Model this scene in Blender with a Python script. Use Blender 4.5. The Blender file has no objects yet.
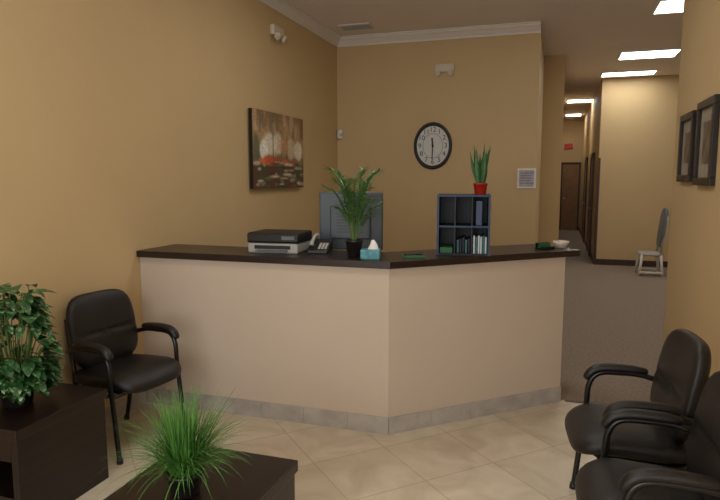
import bpy, math, random
from mathutils import Vector, Matrix, Euler
random.seed(7)
D=bpy.data; SC=bpy.context.scene
SC.view_settings.view_transform='Standard'
SC.view_settings.look='None'

# ---------------------------------------------------------------- materials
def lin(c):
    return tuple(((v/255)/12.92 if v/255<=0.04045 else ((v/255+0.055)/1.055)**2.4) for v in c)+(1,)
def mat(name,rgb,rough=0.5,metal=0,var=0.06,scale=8,bump=0.0,bscale=60,spec=0.5,emit=None,estr=0):
    m=D.materials.new(name); m.use_nodes=True
    nt=m.node_tree; b=nt.nodes['Principled BSDF']
    b.inputs['Roughness'].default_value=rough; b.inputs['Metallic'].default_value=metal
    b.inputs['Specular IOR Level'].default_value=spec
    c=lin(rgb)
    tc=nt.nodes.new('ShaderNodeTexCoord')
    n=nt.nodes.new('ShaderNodeTexNoise'); n.inputs['Scale'].default_value=scale; n.inputs['Detail'].default_value=4
    nt.links.new(tc.outputs['Object'],n.inputs['Vector'])
    r=nt.nodes.new('ShaderNodeValToRGB')
    r.color_ramp.elements[0].position=0.3; r.color_ramp.elements[1].position=0.7
    r.color_ramp.elements[0].color=tuple(x*(1-var) for x in c[:3])+(1,)
    r.color_ramp.elements[1].color=tuple(min(1,x*(1+var)) for x in c[:3])+(1,)
    nt.links.new(n.outputs['Fac'],r.inputs['Fac']); nt.links.new(r.outputs['Color'],b.inputs['Base Color'])
    if bump>0:
        n2=nt.nodes.new('ShaderNodeTexNoise'); n2.inputs['Scale'].default_value=bscale; n2.inputs['Detail'].default_value=3
        nt.links.new(tc.outputs['Object'],n2.inputs['Vector'])
        bp=nt.nodes.new('ShaderNodeBump'); bp.inputs['Strength'].default_value=bump; bp.inputs['Distance'].default_value=0.01
        nt.links.new(n2.outputs['Fac'],bp.inputs['Height']); nt.links.new(bp.outputs['Normal'],b.inputs['Normal'])
    if emit:
        b.inputs['Emission Color'].default_value=lin(emit); b.inputs['Emission Strength'].default_value=estr
    return m

M_wall=mat('wall_paint',(199,174,132),0.6,var=0.02,scale=2,bump=0.05,bscale=120,spec=0.3)
M_counter=mat('counter_wall_paint',(199,184,168),0.65,var=0.02,scale=2,bump=0.05,bscale=120,spec=0.25)
M_ceil=mat('ceiling_paint',(230,220,214),0.7,var=0.03,scale=2)
M_crown=mat('crown_paint',(222,216,208),0.5,var=0.02)
M_carpet=mat('carpet',(150,136,124),0.95,var=0.2,scale=40,bump=0.6,bscale=300,spec=0.05)
M_basebd=mat('dark_baseboard',(62,44,36),0.4)
M_white=mat('white_plastic',(222,220,214),0.4,var=0.02)
M_ivory=mat('ivory_plastic',(206,196,178),0.45,var=0.02)
M_lens=mat('troffer_lens',(255,255,250),0.5,emit=(255,252,244),estr=11)
M_grey=mat('grey_plastic',(96,104,112),0.45,var=0.05)
M_mon=mat('monitor_dark_grey',(74,84,94),0.45,var=0.05)
M_lgrey=mat('light_grey_plastic',(166,166,162),0.45,var=0.03)
M_black=mat('black_plastic',(20,20,22),0.4,var=0.1)
M_leather=mat('black_leather',(17,14,14),0.42,var=0.2,bump=0.25,bscale=180)
M_metalblk=mat('black_metal_tube',(14,13,14),0.3,var=0.1)
M_pot=mat('dark_pot',(28,24,24),0.4)
M_red=mat('red_ceramic',(164,40,28),0.35)
M_soil=mat('soil',(38,27,20),0.95,var=0.3,scale=60,bump=0.8,bscale=90)
M_blue=mat('tissue_box_card',(84,150,166),0.6,var=0.35,scale=30)
M_tissue=mat('tissue_paper',(238,238,236),0.8,var=0.02)
M_navy=mat('organizer_navy',(16,20,32),0.5,var=0.1,spec=.35)
M_edge=mat('organizer_blue_edge',(44,62,92),0.5,var=0.1,spec=.35)
M_paper=mat('paper',(180,190,200),0.8,var=0.05)
M_teal=mat('teal_folder',(44,100,110),0.6)
M_green=mat('green_pad',(36,96,56),0.6)
M_frame=mat('picture_frame_wood',(22,15,12),0.35)
M_matb=mat('picture_mat',(150,140,124),0.7)
M_door=mat('door_wood',(140,106,76),0.45,var=0.15,scale=5)
M_exit=mat('exit_red',(190,60,50),0.5)
M_glow=mat('clock_face_paper',(205,208,206),0.5,var=0.02)
M_stem=mat('plant_stem',(84,112,56),0.6)
M_palm=mat('palm_leaf',(92,136,72),0.45,var=0.35,scale=14)
M_grass=mat('grass_blade',(82,134,58),0.5,var=0.35,scale=18)
M_snake=mat('snake_leaf',(52,92,52),0.45,var=0.35,scale=40)

def wood_mat(name,dark,light,rough=0.3,axis='X'):
    m=D.materials.new(name); m.use_nodes=True; nt=m.node_tree; b=nt.nodes['Principled BSDF']
    tc=nt.nodes.new('ShaderNodeTexCoord'); mp=nt.nodes.new('ShaderNodeMapping')
    mp.inputs['Scale'].default_value=(2,26,26) if axis=='X' else (26,2,26)
    n=nt.nodes.new('ShaderNodeTexNoise'); n.inputs['Scale'].default_value=1.6; n.inputs['Detail'].default_value=6
    r=nt.nodes.new('ShaderNodeValToRGB'); r.color_ramp.elements[0].position=.35; r.color_ramp.elements[1].position=.7
    r.color_ramp.elements[0].color=lin(dark); r.color_ramp.elements[1].color=lin(light)
    nt.links.new(tc.outputs['Object'],mp.inputs['Vector']); nt.links.new(mp.outputs['Vector'],n.inputs['Vector'])
    nt.links.new(n.outputs['Fac'],r.inputs['Fac']); nt.links.new(r.outputs['Color'],b.inputs['Base Color'])
    b.inputs['Roughness'].default_value=rough
    return m
M_top=wood_mat('espresso_laminate',(30,21,19),(45,33,29),0.32)
M_tbl=wood_mat('espresso_table_wood',(20,12,10),(36,23,20),0.35,'Y')

def leaf_varieg():
    m=D.materials.new('variegated_leaf'); m.use_nodes=True; nt=m.node_tree; b=nt.nodes['Principled BSDF']
    tc=nt.nodes.new('ShaderNodeTexCoord')
    n=nt.nodes.new('ShaderNodeTexNoise'); n.inputs['Scale'].default_value=45; n.inputs['Detail'].default_value=3
    n2=nt.nodes.new('ShaderNodeTexNoise'); n2.inputs['Scale'].default_value=7
    r=nt.nodes.new('ShaderNodeValToRGB'); e=r.color_ramp.elements
    e[0].position=.46; e[0].color=lin((34,72,38)); e[1].position=.68; e[1].color=lin((166,190,148))
    x=e.new(.58); x.color=lin((58,106,54))
    nt.links.new(tc.outputs['Object'],n.inputs['Vector'])
    nt.links.new(tc.outputs['Object'],n2.inputs['Vector'])
    a=nt.nodes.new('ShaderNodeMath'); a.operation='MULTIPLY_ADD'; a.inputs[1].default_value=.7
    s=nt.nodes.new('ShaderNodeMath'); s.operation='MULTIPLY'; s.inputs[1].default_value=.36
    nt.links.new(n2.outputs['Fac'],s.inputs[0]); nt.links.new(n.outputs['Fac'],a.inputs[0]); nt.links.new(s.outputs[0],a.inputs[2])
    nt.links.new(a.outputs[0],r.inputs['Fac']); nt.links.new(r.outputs['Color'],b.inputs['Base Color'])
    b.inputs['Roughness'].default_value=.45
    return m
M_varie=leaf_varieg()

def tile_mat():
    m=D.materials.new('floor_tile_travertine'); m.use_nodes=True; nt=m.node_tree; b=nt.nodes['Principled BSDF']
    tc=nt.nodes.new('ShaderNodeTexCoord'); mp=nt.nodes.new('ShaderNodeMapping')
    mp.inputs['Rotation'].default_value=(0,0,math.radians(45))
    br=nt.nodes.new('ShaderNodeTexBrick'); br.offset=0; br.squash=1
    br.inputs['Scale'].default_value=1; br.inputs['Brick Width'].default_value=.46; br.inputs['Row Height'].default_value=.46
    br.inputs['Mortar Size'].default_value=.004; br.inputs['Mortar Smooth'].default_value=.1
    br.inputs['Color1'].default_value=(1,1,1,1); br.inputs['Color2'].default_value=(.92,.9,.89,1); br.inputs['Mortar'].default_value=(.74,.70,.65,1)
    n=nt.nodes.new('ShaderNodeTexNoise'); n.inputs['Scale'].default_value=3.6; n.inputs['Detail'].default_value=9; n.inputs['Distortion'].default_value=1.2
    r=nt.nodes.new('ShaderNodeValToRGB'); r.color_ramp.elements[0].position=.28; r.color_ramp.elements[1].position=.72
    r.color_ramp.elements[0].color=lin((190,177,154)); r.color_ramp.elements[1].color=lin((218,208,188))
    mx=nt.nodes.new('ShaderNodeMixRGB'); mx.blend_type='MULTIPLY'; mx.inputs['Fac'].default_value=1
    nt.links.new(tc.outputs['Object'],mp.inputs['Vector']); nt.links.new(mp.outputs['Vector'],br.inputs['Vector'])
    nt.links.new(tc.outputs['Object'],n.inputs['Vector']); nt.links.new(n.outputs['Fac'],r.inputs['Fac'])
    nt.links.new(r.outputs['Color'],mx.inputs['Color1']); nt.links.new(br.outputs['Color'],mx.inputs['Color2'])
    nt.links.new(mx.outputs['Color'],b.inputs['Base Color'])
    b.inputs['Roughness'].default_value=.33
    bp=nt.nodes.new('ShaderNodeBump'); bp.inputs['Strength'].default_value=.2; bp.inputs['Distance'].default_value=.003; bp.invert=True
    nt.links.new(br.outputs['Fac'],bp.inputs['Height']); nt.links.new(bp.outputs['Normal'],b.inputs['Normal'])
    return m
M_tile=tile_mat()
M_skirt=mat('grey_skirting_tile',(172,166,160),0.35,var=0.16,scale=9)

# ---------------------------------------------------------------- mesh helpers
def obj(name,verts,faces,m,parent=None,smooth=False,loc=(0,0,0),rot=(0,0,0)):
    me=D.meshes.new(name); me.from_pydata([tuple(v) for v in verts],[],faces); me.update()
    if m: me.materials.append(m)
    if smooth:
        for p in me.polygons: p.use_smooth=True
    o=D.objects.new(name,me); SC.collection.objects.link(o)
    o.location=loc; o.rotation_euler=rot
    if parent: o.parent=parent
    return o
def empty(name,loc,rz=0):
    o=D.objects.new(name,None); SC.collection.objects.link(o); o.location=loc; o.rotation_euler=(0,0,rz)
    o.empty_display_size=.1
    return o
BF=[(0,3,2,1),(4,5,6,7),(0,1,5,4),(1,2,6,5),(2,3,7,6),(3,0,4,7)]
def bevel(o,w,s=2):
    md=o.modifiers.new('bevel','BEVEL'); md.width=w; md.segments=s; md.limit_method='ANGLE'; return o
def box(name,lo,hi,m,parent=None,bv=0,rot=(0,0,0)):
    c=[(a+b)/2 for a,b in zip(lo,hi)]; h=[(b-a)/2 for a,b in zip(lo,hi)]
    v=[(sx*h[0],sy*h[1],sz*h[2]) for sz in(-1,1) for sx,sy in((-1,-1),(1,-1),(1,1),(-1,1))]
    o=obj(name,v,BF,m,parent,loc=c,rot=rot)
    if bv: bevel(o,bv)
    return o
def prism(name,poly,z0,z1,m,parent=None,bv=0):
    n=len(poly)
    v=[(x,y,z0) for x,y in poly]+[(x,y,z1) for x,y in poly]
    f=[tuple(reversed(range(n))),tuple(range(n,2*n))]+[(i,(i+1)%n,n+(i+1)%n,n+i) for i in range(n)]
    o=obj(name,v,f,m,parent)
    if bv: bevel(o,bv)
    return o
def smoothpath(P,k=6):
    P=[Vector(p) for p in P]; out=[]
    for i in range(len(P)-1):
        a=P[max(i-1,0)];b=P[i];c=P[i+1];d=P[min(i+2,len(P)-1)]
        for j in range(k):
            t=j/k
            out.append(.5*((2*b)+(c-a)*t+(2*a-5*b+4*c-d)*t*t+(3*b-a-3*c+d)*t**3))
    out.append(P[-1]); return out
def tube_geo(V,F,P,r,n=8,k=6,flat=1.0):
    P=smoothpath(P,k) if k>1 else [Vector(p) for p in P]
    base=len(V); N=len(P); up=None
    for i,p in enumerate(P):
        t=(P[min(i+1,N-1)]-P[max(i-1,0)]).normalized()
        if up is None:
            up=Vector((0,0,1)) if abs(t.z)<.9 else Vector((1,0,0))
        u=(up-t*up.dot(t)).normalized(); w=t.cross(u); up=u
        rr=r(i/(N-1)) if callable(r) else r
        for j in range(n):
            a=2*math.pi*j/n
            V.append(p+u*(math.cos(a)*rr*flat)+w*(math.sin(a)*rr))
    for i in range(N-1):
        for j in range(n):
            F.append((base+i*n+j,base+i*n+(j+1)%n,base+(i+1)*n+(j+1)%n,base+(i+1)*n+j))
    F.append(tuple(base+j for j in reversed(range(n)))); F.append(tuple(base+(N-1)*n+j for j in range(n)))
def tube(name,P,r,m,parent=None,n=10,k=6,flat=1.0):
    V=[];F=[]; tube_geo(V,F,P,r,n,k,flat); return obj(name,V,F,m,parent,True)
def cushion(name,size,m,parent,loc,rot=(0,0,0),n=6,mm=2.6,deform=None):
    V=[];F=[]; A=56;B=28
    for i in range(B+1):
        th=math.pi*i/B
        for j in range(A):
            ph=2*math.pi*j/A
            x,y,z=math.sin(th)*math.cos(ph),math.sin(th)*math.sin(ph),math.cos(th)
            q=((abs(x)**n+abs(y)**n)**(mm/n)+abs(z)**mm)**(1/mm)
            p=Vector((x/q*size[0]/2,y/q*size[1]/2,z/q*size[2]/2))
            if deform: p=deform(p)
            V.append(p)
    for i in range(B):
        for j in range(A):
            F.append((i*A+j,(i+1)*A+j,(i+1)*A+(j+1)%A,i*A+(j+1)%A))
    return obj(name,V,F,m,parent,True,loc,rot)
def lathe(name,prof,m,parent=None,loc=(0,0,0),n=32,sx=1,sy=1,rot=(0,0,0),smooth=True,cap0=True,cap1=True):
    V=[];F=[]
    for r,z in prof:
        for j in range(n):
            a=2*math.pi*j/n; V.append((r*sx*math.cos(a),r*sy*math.sin(a),z))
    for i in range(len(prof)-1):
        for j in range(n):
            F.append((i*n+j,i*n+(j+1)%n,(i+1)*n+(j+1)%n,(i+1)*n+j))
    if prof[0][0]>0.002 and cap0: F.append(tuple(reversed(range(n))))
    if prof[-1][0]>0.002 and cap1: F.append(tuple((len(prof)-1)*n+j for j in range(n)))
    return obj(name,V,F,m,parent,smooth,loc,rot)

# ---------------------------------------------------------------- room constants
XL=-2.795; XR=.925; YB=7.63; CZ=3.44; YF=-1.6; YS=9.65; YK=12.1; YE=20; XC=.065; XK=.74; XFAR=4.2

# floors
box('floor',(XL-.1,YF-.1,-.1),(XR+.1,4.5,0),M_tile)
box('floor_carpet',(XL-.1,4.5,-.1),(XFAR,YE+.1,0),M_carpet)
box('trim_1',(.12,4.485,0),(XR,4.515,.006),M_basebd)
box('ceiling',(XL-.1,YF-.1,CZ),(XFAR+.1,YE+.1,CZ+.1),M_ceil)
# walls
box('wall_left',(XL-.12,YF-.1,0),(XL,YB+.12,CZ),M_wall)
box('wall_back',(XL,YB,0),(-.235,YB+.12,CZ),M_wall)
box('wall_back_setback',(-.6,YS,0),(XC,YS+.12,CZ),M_wall)
box('wall_setback_side',(-.355,YB+.12,0),(-.235,YS,CZ),M_wall)
box('wall_corridor_left',(XC-.12,YS+.12,0),(XC,YE,CZ),M_wall)
box('wall_corridor_end',(XC-.12,YE,0),(XK+.12,YE+.12,CZ),M_wall)
box('wall_corridor_right',(XK,YK+.12,0),(XK+.12,YE,CZ),M_wall)
box('wall_hall_back',(XK,YK,0),(XFAR,YK+.12,CZ),M_wall)
box('wall_hall_right',(XFAR,5.4,0),(XFAR+.12,YK+.12,CZ),M_wall)
box('wall_hall_front',(XR+.12,5.45,0),(XFAR,5.58,CZ),M_wall)
box('wall_right',(XR,YF-.1,0),(XR+.12,5.6,CZ),M_wall)
# front wall with storefront window
box('wall_front_lower',(XL,YF-.1,0),(XR,YF,.35),M_wall)
box('wall_front_upper',(XL,YF-.1,2.75),(XR,YF,CZ),M_wall)
box('wall_front_left',(XL,YF-.1,.35),(XL+.2,YF,2.75),M_wall)
box('wall_front_right',(XR-.2,YF-.1,.35),(XR,YF,2.75),M_wall)
w=empty('window_1',(0,YF-.05,0))
for i,x in enumerate((XL+.22,-1.55,-.32,XR-.22)):
    box('mullion_%d'%(i+1),(x-.025,-.03,.35),(x+.025,.03,2.75),M_lgrey,w)
box('rail_low',(XL+.2,-.03,.35),(XR-.2,.03,.4),M_lgrey,w)
box('rail_high',(XL+.2,-.03,2.7),(XR-.2,.03,2.75),M_lgrey,w)

# crown moulding (profile swept)
def crown(name,p0,p1,inward):
    prof=[(0,-.115),(.012,-.115),(.016,-.095),(.03,-.08),(.052,-.05),(.072,-.034),(.078,-.016),(.092,-.012),(.092,0),(0,0)]
    p0=Vector(p0);p1=Vector(p1);iv=Vector(inward)
    V=[];n=len(prof)
    for p in (p0,p1):
        for a,b in prof: V.append((p.x+iv.x*a,p.y+iv.y*a,CZ+b))
    F=[(i,(i+1)%n,n+(i+1)%n,n+i) for i in range(n)]+[tuple(range(n)),tuple(range(2*n-1,n-1,-1))]
    return obj(name,V,F,M_crown)
crown('trim_2',(XL,YF,0),(XL,YB,0),(1,0,0))
crown('trim_3',(XL,YB,0),(-.235,YB,0),(0,-1,0))
# baseboards
def bb(name,lo,hi): box(name,lo,hi,M_basebd,bv=.003)
box('baseboard_left',(XL,YF,0),(XL+.012,3.53,.1),M_skirt)
bb('baseboard_left_rear',(XL,3.67,0),(XL+.012,YB,.1))
bb('baseboard_back',(XL,YB-.012,0),(-.235,YB,.1))
box('baseboard_right',(XR-.012,YF,0),(XR,5.6,.1),M_skirt)
bb('baseboard_setback',(-.235,YS-.012,0),(XC,YS,.1))
bb('baseboard_hall_back',(XK,YK-.014,0),(XFAR,YK,.11))
bb('baseboard_corridor_right',(XK-.012,YK+.1,0),(XK,YE,.11))
bb('baseboard_corridor_end',(XC,YE-.012,0),(XK,YE,.11))
bb('trim_4',(XK-.02,YK-.02,0),(XK+.03,YK+.06,2.0))

# corridor doors
def door(name,x,y0,y1,face):
    e=empty(name,(x,(y0+y1)/2,0)); h=(y1-y0)/2; s=face
    box('slab',(-.02 if s<0 else 0,-h+.06,.005),(0 if s<0 else .02,h-.06,2.08),M_door,e)
    for i,(a,b) in enumerate(((-h,-h+.06),(h-.06,h))):
        box('jamb_%d'%(i+1),(-.035,a,0),(.0,b,2.14),M_basebd,e)
    box('head',(-.035,-h,2.08),(0,h,2.15),M_basebd,e)
    lathe('knob',[(0,-.03),(.025,-.02),(.028,0),(.02,.02),(.01,.03)],M_lgrey,e,(-.045,-h+.13,1.0),16,rot=(0,math.pi/2,0))
door('door_1',XK,13.4,14.4,-1)
door('door_2',XK,16.2,17.2,-1)
e=empty('door_3',(.42,YE,0))
box('slab',(-.24,-.02,.005),(.24,0,2.05),M_door,e); box('jamb_1',(-.29,-.03,0),(-.24,0,2.1),M_basebd,e); box('jamb_2',(.24,-.03,0),(.29,0,2.1),M_basebd,e); box('head',(-.29,-.03,2.05),(.29,0,2.12),M_basebd,e)
lathe('knob',[(0,-.03),(.025,-.02),(.028,0),(.02,.02),(.01,.03)],M_lgrey,e,(-.17,-.045,1.0),16,rot=(math.pi/2,0,0))

# troffers
def troffer(x,y,w,d):
    e=empty('ceiling_light',(x,y,CZ))
    box('lens',(-w/2,-d/2,-.012),(w/2,d/2,-.002),M_lens,e)
    t=.03
    for i,(lo,hi) in enumerate((((-w/2-t,-d/2-t,-.02),(w/2+t,-d/2,0)),((-w/2-t,d/2,-.02),(w/2+t,d/2+t,0)),((-w/2-t,-d/2,-.02),(-w/2,d/2,0)),((w/2,-d/2,-.02),(w/2+t,d/2,0)))):
        box('frame_%d'%(i+1),lo,hi,M_white,e)
for x,y,w_,d_ in ((1.33,7.3,.75,.5),(1.22,9.95,.76,.55),(1.12,11.62,.84,.4),(.46,15.3,.55,.55),(.40,18.6,.4,.6),(-.9,1.6,1.1,.55),(-.9,4.6,1.1,.55),(3.0,8.5,.8,.55)):  # the two wide lobby panels are unseen lamps, added to brighten the room
    troffer(x,y,w_,d_)
# ceiling vent
e=empty('ceiling_vent',(-2.35,7.1,CZ))
box('frame',(-.2,-.12,-.012),(.2,.12,0),M_white,e,bv=.003)
for i in range(6): box('louver_%d'%(i+1),(-.18,-.1+i*.036,-.02),(.18,-.085+i*.036,-.01),M_lgrey,e)

# exit sign
e=empty('exit_sign',(.33,YE-.03,2.62))
box('body',(-.13,-.03,-.08),(.13,.03,.08),M_exit,e,bv=.005); box('border',(-.14,.0,-.09),(.14,.03,.09),M_white,e)

# ---------------------------------------------------------------- reception counter
d=Vector((.7407,.6718)); nn=Vector((.6718,-.7407)); WL=1.41
CX,CY=-.962+d.x*WL,3.54+d.y*WL
def Bp(w): return (-.962-.386*w,3.54+w)
def Cp(w,ext=0): return (CX+d.x*ext-nn.x*w,CY+d.y*ext-nn.y*w)
def wingpoly(w0,w1,ext=0,xl=XL): return [(xl,3.54+w0),Bp(w0),Cp(w0,ext),Cp(w1,ext),Bp(w1),(xl,3.54+w1)]
rc=empty('reception_counter',(0,0,0))
prism('front_wall',wingpoly(0,.12),0,1.07,M_counter,rc)
prism('countertop',wingpoly(-.04,.42,.1,XL+.002),1.07,1.115,M_top,rc,bv=.004)
prism('work_desk',wingpoly(.12,.8),.72,.76,M_top,rc)
prism('end_panel',[Cp(.12,-.03),Cp(.8,-.03),Cp(.8),Cp(.12)][::-1],0,.72,M_counter,rc)
box('desk_leg',(XL+.02,3.54+.7,0),(XL+.06,3.54+.78,.72),M_top,rc)
def tileprism(V,F,pts):
    b=len(V); V+= [(x,y,0) for x,y in pts]+[(x,y,.11) for x,y in pts]
    F+=[(b+3,b+2,b+1,b),(b+4,b+5,b+6,b+7)]+[(b+i,b+(i+1)%4,b+4+(i+1)%4,b+4+i) for i in range(4)]
V=[];F=[]; g=.001
x=XL+.014
while x<-.962-.01:
    x1=min(x+.31,-.962)
    e1=x1-g if x1<-.962 else -.962+.005
    tileprism(V,F,[(x+g,3.528),(e1,3.528),(x1 if x1<-.962 else -.962,3.54),(x+g,3.54)]); x=x1
s=0
def Q(s,w): return (-.962+d.x*s-nn.x*w,3.54+d.y*s-nn.y*w)
while s<WL-.01:
    s1=min(s+.31,WL)
    tileprism(V,F,[Q(s+g,-.012),Q(s1-g,-.012),Q(s1-g,0),Q(s+g,0)]); s=s1
o=obj('skirting_tiles',V,F,M_skirt,rc)

CT=1.115
# ---------------------------------------------------------------- chairs
def chair(loc,rz,name='reception_chair'):
    e=empty(name,loc,rz)
    def sd(p):
        p=p.copy(); p.z-= 1.8*max(0,p.x-.10)**2
        if p.z>0:
            p.z-=.014*math.exp(-((p.x)**2+(p.y)**2)/.02)
            p.z-=.006*math.exp(-((p.x+.10)/.010)**2)
        return p
    cushion('seat_cushion',(.53,.50,.12),M_leather,e,(.01,0,.445),(0,math.radians(-3),0),4.5,2.8,sd)
    cushion('seat_pan',(.42,.42,.04),M_black,e,(-.01,0,.38),(0,math.radians(-3),0))
    def bd(p):
        p=p.copy(); p.z+=.5*p.y**2
        p.y*= 1-.10*((p.x/.24)**2 if p.x>0 else 0.5*(p.x/.24)**2)
        if p.z>0: p.z-=.012*math.exp(-((p.x+.02)/.012)**2)*(1 if abs(p.y)<.2 else .3)
        return p
    b=cushion('back_cushion',(.46,.49,.105),M_leather,e,(0,0,0),(0,0,0),4.6,2.8,bd)
    tl=math.radians(11)
    Mx=Matrix(((-math.sin(tl),0,math.cos(tl),-.215),(0,-1,0,0),(math.cos(tl),0,math.sin(tl),.69),(0,0,0,1)))
    b.matrix_local=Mx
    for i,s in enumerate((-1,1)):
        Y=s*.265
        tube('front_leg_arm_%d'%(i+1),[(.20,Y,.0),(.18,Y,.2),(.155,Y,.45),(.145,Y,.57),(.10,Y,.632),(0,Y,.64),(-.10,Y,.635),(-.19,s*.255,.61),(-.225,s*.22,.59)],.0145,M_metalblk,e)
        tube('rear_leg_%d'%(i+1),[(-.27,s*.22,.0),(-.22,s*.22,.22),(-.195,s*.22,.42),(-.225,s*.21,.58),(-.265,s*.20,.78)],.0145,M_metalblk,e)
        tube('arm_pad_%d'%(i+1),[(.165,Y,.60),(.13,Y,.645),(.07,Y,.663),(-.03,Y,.664),(-.13,Y,.655)],lambda t:.029*(1-.5*abs(2*t-1)**6),M_leather,e,12,6,.75)
        tube('seat_rail_%d'%(i+1),[(.155,Y,.40),(.08,s*.255,.375),(-.1,s*.235,.375),(-.2,s*.22,.40)],.012,M_metalblk,e)
        for k,(fx,fy) in enumerate(((.20,Y),(-.27,s*.22))):
            lathe('foot_%d_%d'%(i+1,k+1),[(.019,0),(.019,.012),(.016,.03)],M_black,e,(fx,fy,0),14)
    tube('cross_rail_front',[(.16,-.265,.38),(.16,.265,.38)],.012,M_metalblk,e,k=1)
    tube('cross_rail_rear',[(-.20,-.22,.40),(-.20,.22,.40)],.012,M_metalblk,e,k=1)
    return e
chair((-2.475,2.97,0),math.radians(-8))
chair((.37,2.95,0),math.radians(186))
chair((.395,2.32,0),math.radians(182))

# hall chair (grey frame)
e=empty('hall_chair',(1.55,11.1,0),math.radians(180))
cushion('seat',(.38,.46,.07),M_lgrey,e,(0,0,.36))
cushion('backrest',(.07,.44,.66),M_grey,e,(-.17,0,.80),(0,math.radians(-6),0),5,4)
for i,(sx,sy) in enumerate(((1,1),(1,-1),(-1,1),(-1,-1))):
    tube('leg_%d'%(i+1),[(sx*.18,sy*.22,0),(sx*.14,sy*.2,.36)],.022,M_white,e,k=1)
for i,sy in enumerate((1,-1)):
    tube('skid_%d'%(i+1),[(.19,sy*.22,.06),(-.19,sy*.22,.06)],.02,M_white,e,k=1)
    tube('back_post_%d'%(i+1),[(-.13,sy*.2,.36),(-.21,sy*.2,1.0)],.018,M_lgrey,e,k=1)

# ---------------------------------------------------------------- tables
def table(name,x0,x1,y0,y1,h):
    e=empty(name,((x0+x1)/2,(y0+y1)/2,0)); a=(x1-x0)/2; b=(y1-y0)/2
    box('top',(-a,-b,h-.05),(a,b,h),M_tbl,e,bv=.004)
    t=.04; k=.012
    box('side_left',(-a+k,-b+k,0),(-a+k+t,b-k,h-.05),M_tbl,e,bv=.002)
    box('side_right',(a-k-t,-b+k,0),(a-k,b-k,h-.05),M_tbl,e,bv=.002)
    box('back_panel',(-a+k+t,b-k-t,.0),(a-k-t,b-k,h-.05),M_tbl,e)
    box('front_apron',(-a+k+t,-b+k,h-.16),(a-k-t,-b+k+.02,h-.05),M_tbl,e)
    box('shelf',(-a+k+t,-b+k+.02,.12),(a-k-t,b-k-t,.15),M_tbl,e)
    return e
table('end_table',XL+.03,-2.25,1.96,2.54,.5)
table('coffee_table',-1.58,-1.01,1.05,2.25,.42)

# ---------------------------------------------------------------- plants
def leaf_geo(V,F,base,dr,L,W,droop=.5,seg=6,shape='oval',fold=.2,sidev=None):
    dr=Vector(dr).normalized(); p=Vector(base); side=Vector(sidev) if sidev else dr.cross(Vector((0,0,1)))
    if side.length<.05: side=Vector((1,0,0))
    side=(side-dr*side.dot(dr)).normalized(); b=len(V); cur=dr.copy()
    for i in range(seg+1):
        t=i/seg
        if shape=='oval': w=W*math.sin(math.pi*min(1,(t*.93+.05)))**.8*(1-.35*t)
        elif shape=='blade': w=W*(1-t**2.2)
        else: w=W*(.5+.5*math.sin(math.pi*min(t*1.2,1)))*(1-t**5)
        if i==seg: w=W*.02
        nrm=side.cross(cur).normalized()
        V.append(p-side*w/2+nrm*w*fold); V.append(p.copy()); V.append(p+side*w/2+nrm*w*fold)
        if i<seg:
            p=p+cur*(L/seg); cur=(cur+Vector((0,0,-1))*droop/seg).normalized()
            side=(side-cur*side.dot(cur)).normalized()
    for i in range(seg):
        a=b+i*3
        F.append((a,a+1,a+4,a+3)); F.append((a+1,a+2,a+5,a+4))

def pot(e,r,h,m,prof=None):
    lathe('pot',[(r*.72,0),(r*.78,.004),(r*.97,h*.85),(r*1.05,h*.86),(r*1.05,h),(r*.93,h),(r*.9,h*.86)],m,e,cap1=False)
    lathe('soil',[(r*.9,h*.88),(r*.5,h*.92),(0.001,h*.93)],M_soil,e,cap0=False)

# variegated leafy plant on end table
rnd=random.Random(3)
e=empty('potted_pothos',(-2.52,2.22,.5)); pot(e,.085,.12,M_pot)
V=[];F=[];SV=[];SF=[]
for i in range(110):
    az=rnd.uniform(0,2*math.pi); el=rnd.uniform(-1.3,1.4) if i<80 else rnd.uniform(-1.5,-.6)
    R=rnd.uniform(.10,.18)
    up=math.sin(el)
    rad=max(.7,math.cos(el))*R*(1.1 if el<.3 else .8)
    top=Vector((math.cos(az)*rad,math.sin(az)*rad,.26+(up*.33 if up>0 else up*.21)))
    b0=Vector((math.cos(az)*.03,math.sin(az)*.03,.11))
    mid=(b0+top)/2+Vector((math.cos(az)*.04,math.sin(az)*.04,.09))
    tube_geo(SV,SF,[b0,mid,top],.0025,5,4)
    pts=smoothpath([b0,mid,top],4)
    for j in range(5):
        q=pts[min(len(pts)-1,4+j)]
        a2=az+rnd.uniform(-1.2,1.2)
        L=rnd.uniform(.07,.12)
        dv=Vector((math.cos(a2),math.sin(a2),rnd.uniform(-.7,.4)))
        dr=rnd.uniform(.4,1.2)
        if q.z<.13: dv.z=rnd.uniform(-.2,.5); dr=.2; L*=.8
        leaf_geo(V,F,q,dv,L,L*.62,dr,6,'oval',.15)
for k,(ax,tx,ty,tz) in enumerate(((-.6,.05,-.05,.63),(.9,.02,.04,.57),(2.6,-.04,.0,.60),(4.2,.0,-.06,.52),(5.5,.1,.02,.48))):
    b0=Vector((0,0,.11)); top=Vector((tx,ty,tz-.04))
    tube_geo(SV,SF,[b0,(b0+top)/2,top],.003,5,4)
    leaf_geo(V,F,top,(math.cos(ax),math.sin(ax),.5),.17,.11,1.0,8,'oval',.12)
for v in V: v.z=max(v.z,.006)
obj('leaves',V,F,M_varie,e,True); obj('stems',SV,SF,M_stem,e,True)

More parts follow.
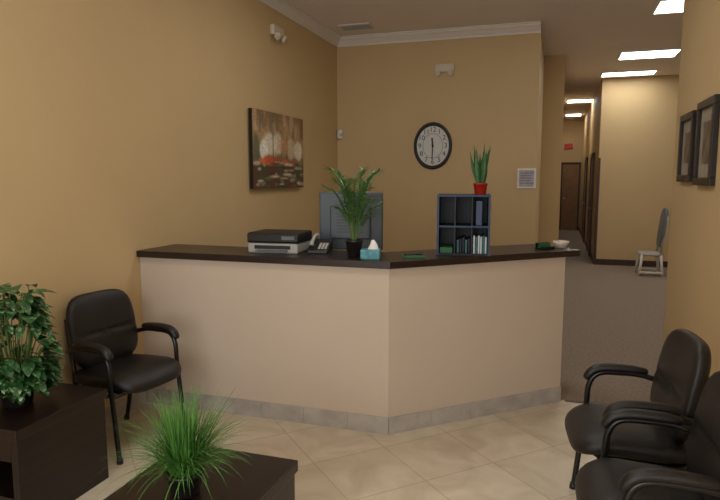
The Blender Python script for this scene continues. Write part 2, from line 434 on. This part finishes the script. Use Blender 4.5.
# grass plant on coffee table
e=empty('potted_grass',(-1.315,1.87,.42)); pot(e,.07,.09,M_pot)
V=[];F=[]
for i in range(760):
    az=rnd.uniform(0,2*math.pi); lean=min(1.3,abs(rnd.gauss(0,.55)))
    b0=Vector((math.cos(az)*rnd.uniform(0,.055),math.sin(az)*rnd.uniform(0,.055),.08))
    a2=az+rnd.uniform(-.6,.6)
    leaf_geo(V,F,b0,(math.cos(a2)*lean,math.sin(a2)*lean,1),rnd.choice((rnd.uniform(.13,.26),rnd.uniform(.22,.37))),rnd.uniform(.003,.007),rnd.uniform(.3,2.1),7,'blade',.15)
for v in V: v.z=max(v.z,.004)
obj('blades',V,F,M_grass,e,True)

# palm on counter
e=empty('potted_palm',(-1.235,3.68,CT)); pot(e,.055,.11,M_pot)
V=[];F=[];SV=[];SF=[]
for i in range(26):
    az=i*2.4+rnd.uniform(-.3,.3); H=rnd.uniform(.16,.49); out=rnd.uniform(.05,.15)
    b0=Vector((math.cos(az)*.012,math.sin(az)*.012,.10))
    P=[b0,b0+Vector((math.cos(az)*out*.3,math.sin(az)*out*.3,H*.5)),b0+Vector((math.cos(az)*out*.7,math.sin(az)*out*.7,H*.85)),b0+Vector((math.cos(az)*out*1.15,math.sin(az)*out*1.15,H*.98))]
    tube_geo(SV,SF,P,lambda t:.003*(1-.7*t),6,6)
    pts=smoothpath(P,7)
    for j in range(7,len(pts)):
        t=(pts[j]-pts[j-1]).normalized()
        s=t.cross(Vector((0,0,1))); s=s.normalized() if s.length>.01 else Vector((1,0,0))
        for sg in (-1,1):
            dv=t*.7+s*sg*1.0+Vector((0,0,rnd.uniform(-.2,.4)))
            leaf_geo(V,F,pts[j],dv,rnd.uniform(.05,.095),.012,rnd.uniform(.3,1.0),5,'blade',.15)
obj('fronds',V,F,M_palm,e,True); obj('stems',SV,SF,M_stem,e,True)

# ---------------------------------------------------------------- organizer on counter
OX,OY=-.585,4.06; ORZ=math.radians(8)
e=empty('file_organizer',(OX,OY,CT),ORZ)
W=.345;Hh=.40;Dp=.24;t=.014
box('side_left',(-W/2,-Dp/2,0),(-W/2+t,Dp/2,Hh),M_navy,e,bv=.002); box('side_right',(W/2-t,-Dp/2,0),(W/2,Dp/2,Hh),M_navy,e,bv=.002)
box('top',(-W/2,-Dp/2,Hh-t),(W/2,Dp/2,Hh),M_navy,e,bv=.002); box('bottom',(-W/2,-Dp/2,0),(W/2,Dp/2,t),M_navy,e)
box('shelf',(-W/2+t,-Dp/2+.004,.185),(W/2-t,Dp/2,.197),M_navy,e); box('back',(-W/2,Dp/2-.008,0),(W/2,Dp/2,Hh),M_navy,e)
box('divider_1',(-.06,-Dp/2+.004,.197),(-.05,Dp/2,Hh-t),M_navy,e); box('divider_2',(.05,-Dp/2+.004,.0),(.06,Dp/2,Hh-t),M_navy,e); box('divider_3',(-.06,-Dp/2+.004,t),(-.05,Dp/2,.185),M_navy,e)
for i,(lo,hi) in enumerate((((-W/2,Hh-t),(W/2,Hh)),((-W/2,0),(-W/2+t,Hh-t)),((W/2-t,0),(W/2,Hh-t)),((-W/2+t,.185),(W/2-t,.197)))):
    box('edge_banding_%d'%(i+1),(lo[0],-Dp/2-.003,lo[1]),(hi[0],-Dp/2+.003,hi[1]),M_edge,e)
box('binder_blue',(.08,-Dp/2+.02,.197),(.12,Dp/2-.02,.36),mat('binder_blue',(50,66,100),.5),e,bv=.003)
xx=-.04
for i in range(5):
    box('folder_%d'%(i+1),(xx,-Dp/2+.04,t),(xx+.012,Dp/2-.02,.10+.008*(i%3)),(M_teal,M_navy,M_navy,M_teal,M_navy)[i],e); xx+=.018
xx=.066
for i in range(6):
    box('paper_stack_%d'%(i+1),(xx,-Dp/2+.012,t),(xx+.011,Dp/2-.02,.13-.006*(i%2)),(M_paper,M_teal,M_paper)[i%3],e); xx+=.015
box('paper_tray',(-.15,-Dp/2+.02,t),(-.07,Dp/2-.02,.05),M_green,e)

# snake plant on organizer
e=empty('snake_plant',(OX+.11,OY-.02,CT+Hh)); pot(e,.047,.075,M_red)
V=[];F=[]
for i in range(11):
    az=i*2.4; l=rnd.uniform(.04,.3); fa=rnd.uniform(-.8,.8)
    leaf_geo(V,F,(math.cos(az)*.018,math.sin(az)*.018,.065),(math.cos(az)*l,math.sin(az)*l,1),rnd.uniform(.14,.28),rnd.uniform(.028,.036),.05,6,'sn',.25,(math.cos(fa),math.sin(fa),0))
obj('leaves',V,F,M_snake,e,True)

# ---------------------------------------------------------------- printer
e=empty('printer',(-1.82,3.80,CT),math.radians(4))
box('body',(-.18,-.15,0),(.18,.15,.07),M_lgrey,e,bv=.012)
box('scanner_lid',(-.185,-.155,.07),(.185,.155,.14),M_black,e,bv=.014)
box('output_slot',(-.13,-.152,.03),(.13,-.148,.055),M_black,e)
box('output_tray',(-.11,-.19,.018),(.11,-.148,.026),M_grey,e,bv=.002)
box('control_panel',(.07,-.158,.095),(.16,-.152,.12),M_grey,e)
# telephone
e=empty('desk_telephone',(-1.53,3.82,CT),math.radians(10))
V=[(-.07,-.1,0),(.07,-.1,0),(.07,.1,0),(-.07,.1,0),(-.07,-.1,.025),(.07,-.1,.025),(.07,.1,.085),(-.07,.1,.085)]
bevel(obj('base',V,BF,M_black,e),.006)
tube('handset',[(-.04,-.09,.06),(-.04,-.06,.08),(-.04,.04,.11),(-.04,.09,.105)],lambda t:.020-.009*math.sin(math.pi*t),M_lgrey,e,12)
for i in range(4):
    for j in range(3): box('key_%d_%d'%(i,j),(.0+j*.022,-.075+i*.025,.031+i*.0075),(.015+j*.022,-.057+i*.025,.042+i*.0075),M_lgrey,e)
# tissue box
e=empty('tissue_box',(-1.105,3.62,CT),math.radians(12))
box('carton',(-.06,-.055,0),(.06,.055,.06),M_blue,e,bv=.003)
V=[];F=[]
for i in range(9):
    for j in range(25):
        a=2*math.pi*j/24; tt=i/8; r=.026*(1-tt)+.016*math.sin(3*a+tt*3)*tt*(1.2-tt)+.004
        V.append((.015+r*math.cos(a)*1.2,r*math.sin(a)*.7,.059+.06*tt))
for i in range(8):
    for j in range(24): F.append((i*25+j,i*25+j+1,(i+1)*25+j+1,(i+1)*25+j))
obj('tissue',V,F,M_tissue,e,True)
# green notepad + pen
e=empty('notepad',(-.86,3.76,CT),math.radians(20))
box('pad',(-.07,-.05,0),(.07,.05,.012),M_green,e); tube('pen',[(-.06,0,.016),(.06,.02,.016)],.004,M_black,e,k=1)
# items near the right end
e=empty('card_holder',(-.06,4.50,CT),math.radians(40))
box('base',(-.06,-.035,0),(.06,.035,.01),M_black,e,bv=.002); box('back',(-.06,.02,.01),(.06,.03,.045),M_black,e); box('cards',(-.045,-.005,.01),(.045,.018,.04),M_green,e); box('lip',(-.06,-.035,.01),(.06,-.028,.02),M_black,e)
e=empty('candy_bowl',(.05,4.60,CT))
lathe('bowl',[(.025,0),(.03,.005),(.05,.03),(.058,.05),(.054,.05),(.045,.03),(.001,.012)],M_ivory,e)
for i in range(9):
    a=i*2.4; r=.012*math.sqrt(i)
    cushion('candy_%d'%(i+1),(.024,.018,.016),(M_ivory,M_matb,M_crown)[i%3],e,(r*math.cos(a),r*math.sin(a),.04),(0,0,a),3,2)

# ---------------------------------------------------------------- monitor on work desk
e=empty('computer_monitor',(-1.42,4.16,.76),math.radians(8))
box('shell',(-.235,-.02,.34),(.235,.02,.76),M_mon,e,bv=.01)
box('rear_bulge',(-.15,-.05,.42),(.15,-.018,.66),M_mon,e,bv=.012)
box('screen',(-.215,.02,.36),(.215,.022,.74),M_black,e)
box('neck',(-.03,-.035,.01),(.03,-.015,.5),M_black,e,bv=.004)
lathe('foot',[(.12,0),(.12,.008),(.04,.018)],M_black,e)
for i in range(7): box('vent_%d'%(i+1),(-.1,-.053,.47+i*.022),(.1,-.049,.476+i*.022),M_black,e)

# ---------------------------------------------------------------- painting
e=empty('abstract_painting',(XL+.014,5.76,1.90)); PW=1.20; PH=.76
box('canvas_stretcher',(0,-PW/2,-PH/2),(.035,PW/2,PH/2),M_frame,e)
box('hanger',(-.0135,-.05,.2),(0,.05,.23),M_lgrey,e)
me=D.meshes.new('painted_canvas'); NX,NY=120,80
V=[(.0365,-PW/2+PW*i/NX,-PH/2+PH*j/NY) for j in range(NY+1) for i in range(NX+1)]
F=[(j*(NX+1)+i,j*(NX+1)+i+1,(j+1)*(NX+1)+i+1,(j+1)*(NX+1)+i) for j in range(NY) for i in range(NX)]
me.from_pydata(V,[],F); me.update()
cols=[[None]*(NX+1) for _ in range(NY+1)]
def mixc(a,b,t): return tuple(x*(1-t)+y*t for x,y in zip(a,b))
r2=random.Random(11)
strokes=[]
def st(u,v,w,h,c,a=.85): strokes.append((u,v,w,h,c,a))
for i in range(40): st(r2.random(),r2.uniform(.55,.98),r2.uniform(.015,.05),r2.uniform(.06,.22),r2.choice([(176,140,104),(120,88,60),(204,180,146),(112,104,80),(150,116,84),(190,160,122)]),.6)
st(.30,.58,.12,.14,(232,228,212),.8); st(.19,.50,.07,.12,(240,240,228),.85); st(.46,.60,.08,.14,(222,212,188),.75); st(.58,.56,.07,.12,(190,140,100),.7); st(.72,.54,.09,.14,(206,190,160),.75); st(.88,.52,.08,.13,(228,222,206),.85)
st(.06,.50,.05,.2,(92,104,80),.8); st(.36,.54,.008,.26,(90,70,54),.7); st(.64,.56,.007,.24,(100,72,54),.7)
st(.27,.37,.09,.06,(204,84,52)); st(.15,.35,.06,.04,(220,122,72)); st(.42,.38,.06,.04,(184,78,50)); st(.60,.36,.07,.035,(196,108,72)); st(.80,.38,.06,.035,(170,88,64)); st(.92,.35,.04,.03,(120,130,100))
for i in range(60): st(r2.random(),r2.uniform(.02,.34),r2.uniform(.02,.10),r2.uniform(.008,.03),r2.choice([(158,60,42),(74,82,60),(214,204,180),(104,60,44),(128,132,102),(176,168,142),(48,40,32)]),.75)
for j in range(NY+1):
    for i in range(NX+1):
        u=i/NX;v=j/NY
        c=mixc((100,84,66),(176,144,106),min(1,max(0,(v-.25)/.4)))
        c=mixc(c,(128,94,64),min(1,max(0,(v-.72)*3)))
        if v<.3: c=mixc((96,54,42),(70,70,52),abs(math.sin(u*9)))
        for (su,sv,sw,sh,sc,sa) in strokes:
            q=((u-su)/sw)**2+((v-sv)/sh)**2
            if q<1.6: c=mixc(c,sc,sa*max(0,min(1,(1.6-q)*1.1)))
        n=r2.uniform(.88,1.12)
        cols[j][i]=lin(tuple(min(255,x*n) for x in c))
at=me.color_attributes.new('paint','FLOAT_COLOR','POINT')
k=0
for j in range(NY+1):
    for i in range(NX+1):
        at.data[k].color=cols[j][i]; k+=1
mp=D.materials.new('oil_paint'); mp.use_nodes=True; nt=mp.node_tree; b=nt.nodes['Principled BSDF']; ca=nt.nodes.new('ShaderNodeVertexColor'); ca.layer_name='paint'
nt.links.new(ca.outputs['Color'],b.inputs['Base Color']); b.inputs['Roughness'].default_value=.5
me.materials.append(mp); o=D.objects.new('painted_canvas',me); SC.collection.objects.link(o); o.parent=e

# ---------------------------------------------------------------- wall clock (slightly oval)
e=empty('wall_clock',(-1.505,YB,2.03)); RX=(math.pi/2,0,0)
sx,sy=.245,.295
lathe('rim',[(1.0,0),(1.0,.03),(.97,.045),(.90,.045),(.85,.03),(.84,.012)],M_black,e,(0,0,0),64,sx,sy,RX,cap1=False)
lathe('face',[(.88,.014),(.001,.0141)],M_glow,e,(0,0,0),64,sx,sy,RX,smooth=False,cap0=False)
lathe('inner_ring',[(.53,.0145),(.53,.0165),(.51,.0165),(.51,.0145)],M_grey,e,(0,0,0),64,sx,sy,RX,cap0=False,cap1=False)
for h in range(12):
    a=math.radians(h*30)
    fc=D.curves.new('numeral','FONT'); fc.body=str(h if h else 12); fc.size=.085; fc.align_x='CENTER'; fc.align_y='CENTER'; fc.extrude=.001
    fc.materials.append(M_black); fo=D.objects.new('numeral_%d'%(h if h else 12),fc); SC.collection.objects.link(fo); fo.parent=e
    fo.location=(sx*.68*math.sin(a),-.017,sy*.68*math.cos(a)); fo.rotation_euler=RX
for nm,a,L,wd in (('hour_hand',math.radians(-5),.10,.010),('minute_hand',math.radians(182),.17,.007)):
    o=box(nm,(-wd,-.026,-.02),(wd,-.022,L),M_black,e); c=o.location.copy()
    o.rotation_euler=(0,a,0); o.location=(c.z*math.sin(a),c.y,c.z*math.cos(a))
lathe('hub',[(.014,0.014),(.014,.030),(.001,.032)],M_black,e,(0,0,0),16,rot=RX)

# emergency lights
def emer(loc,rz):
    e=empty('emergency_light',loc,rz)   # local -Y faces room
    box('housing',(-.12,-.05,-.04),(.12,0,.06),M_ivory,e,bv=.01)
    for i,s in enumerate((-1,1)):
        lathe('lamp_head_%d'%(i+1),[(.02,0),(.038,.02),(.040,.045),(.036,.05),(.001,.045)],M_ivory,e,(s*.07,-.04,-.04),20,rot=(math.radians(115),0,math.radians(s*15)))
emer((-1.367,YB,2.97),0)
emer((XL+.002,5.78,3.10),math.radians(90))
# motion sensor in the corner
e=empty('motion_sensor',(XL+.045,YB-.045,2.2),math.radians(45))
box('housing',(-.03,-.04,-.06),(.03,.03,.06),M_white,e,bv=.012); box('lens',(-.02,-.043,-.03),(.02,-.038,.01),M_lgrey,e)
# notice frame on back wall
e=empty('wall_notice',(-.345,YB,1.62))
box('frame',(-.11,-.02,-.12),(.11,0,.12),M_white,e,bv=.004); box('sheet',(-.09,-.022,-.10),(.09,-.018,.10),mat('notice_print',(170,165,178),.6,var=.2,scale=20),e)
for i in range(5): box('text_line_%d'%(i+1),(-.07,-.0235,.06-i*.03),(.07-.02*(i%2),-.0215,.068-i*.03),M_grey,e)
# framed pictures on right wall
def pic(y,z,w,h):
    e=empty('framed_picture',(XR,y,z)); t=.05
    box('frame_top',(-.035,-w/2,h/2-t),(0,w/2,h/2),M_frame,e,bv=.004); box('frame_bottom',(-.035,-w/2,-h/2),(0,w/2,-h/2+t),M_frame,e,bv=.004)
    box('frame_left',(-.035,-w/2,-h/2+t),(0,-w/2+t,h/2-t),M_frame,e,bv=.004); box('frame_right',(-.035,w/2-t,-h/2+t),(0,w/2,h/2-t),M_frame,e,bv=.004)
    box('mat_board',(-.012,-w/2+t,-h/2+t),(-.002,w/2-t,h/2-t),M_matb,e)
    box('print',(-.015,-w/2+t+.09,-h/2+t+.09),(-.012,w/2-t-.09,h/2-t-.09),mat('print_sepia',(104,92,76),.5,var=.5,scale=9),e)
pic(5.02,1.845,.46,.5); pic(4.42,1.85,.48,.55)

# ---------------------------------------------------------------- lights
def area(name,loc,rot,sx,sy,en,col):
    l=D.lights.new(name,'AREA'); l.shape='RECTANGLE'; l.size=sx; l.size_y=sy; l.energy=en; l.color=col
    o=D.objects.new(name,l); SC.collection.objects.link(o); o.location=loc; o.rotation_euler=rot; return o
area('window_daylight',(-.92,YF+.03,1.6),(math.radians(90),0,0),3.2,2.3,78,(1,.975,.94))
W_=D.worlds.new('World'); SC.world=W_; W_.use_nodes=True
W_.node_tree.nodes['Background'].inputs[0].default_value=(.85,.92,1,1); W_.node_tree.nodes['Background'].inputs[1].default_value=.8

# ---------------------------------------------------------------- camera
cam=D.cameras.new('camera'); co=D.objects.new('camera',cam); SC.collection.objects.link(co)
cam.sensor_fit='HORIZONTAL'; cam.sensor_width=36; cam.lens=36*600/720; cam.clip_start=.05
co.location=(0,0,1.62); co.rotation_euler=(math.radians(90-6.8),0,math.radians(18))
SC.camera=co
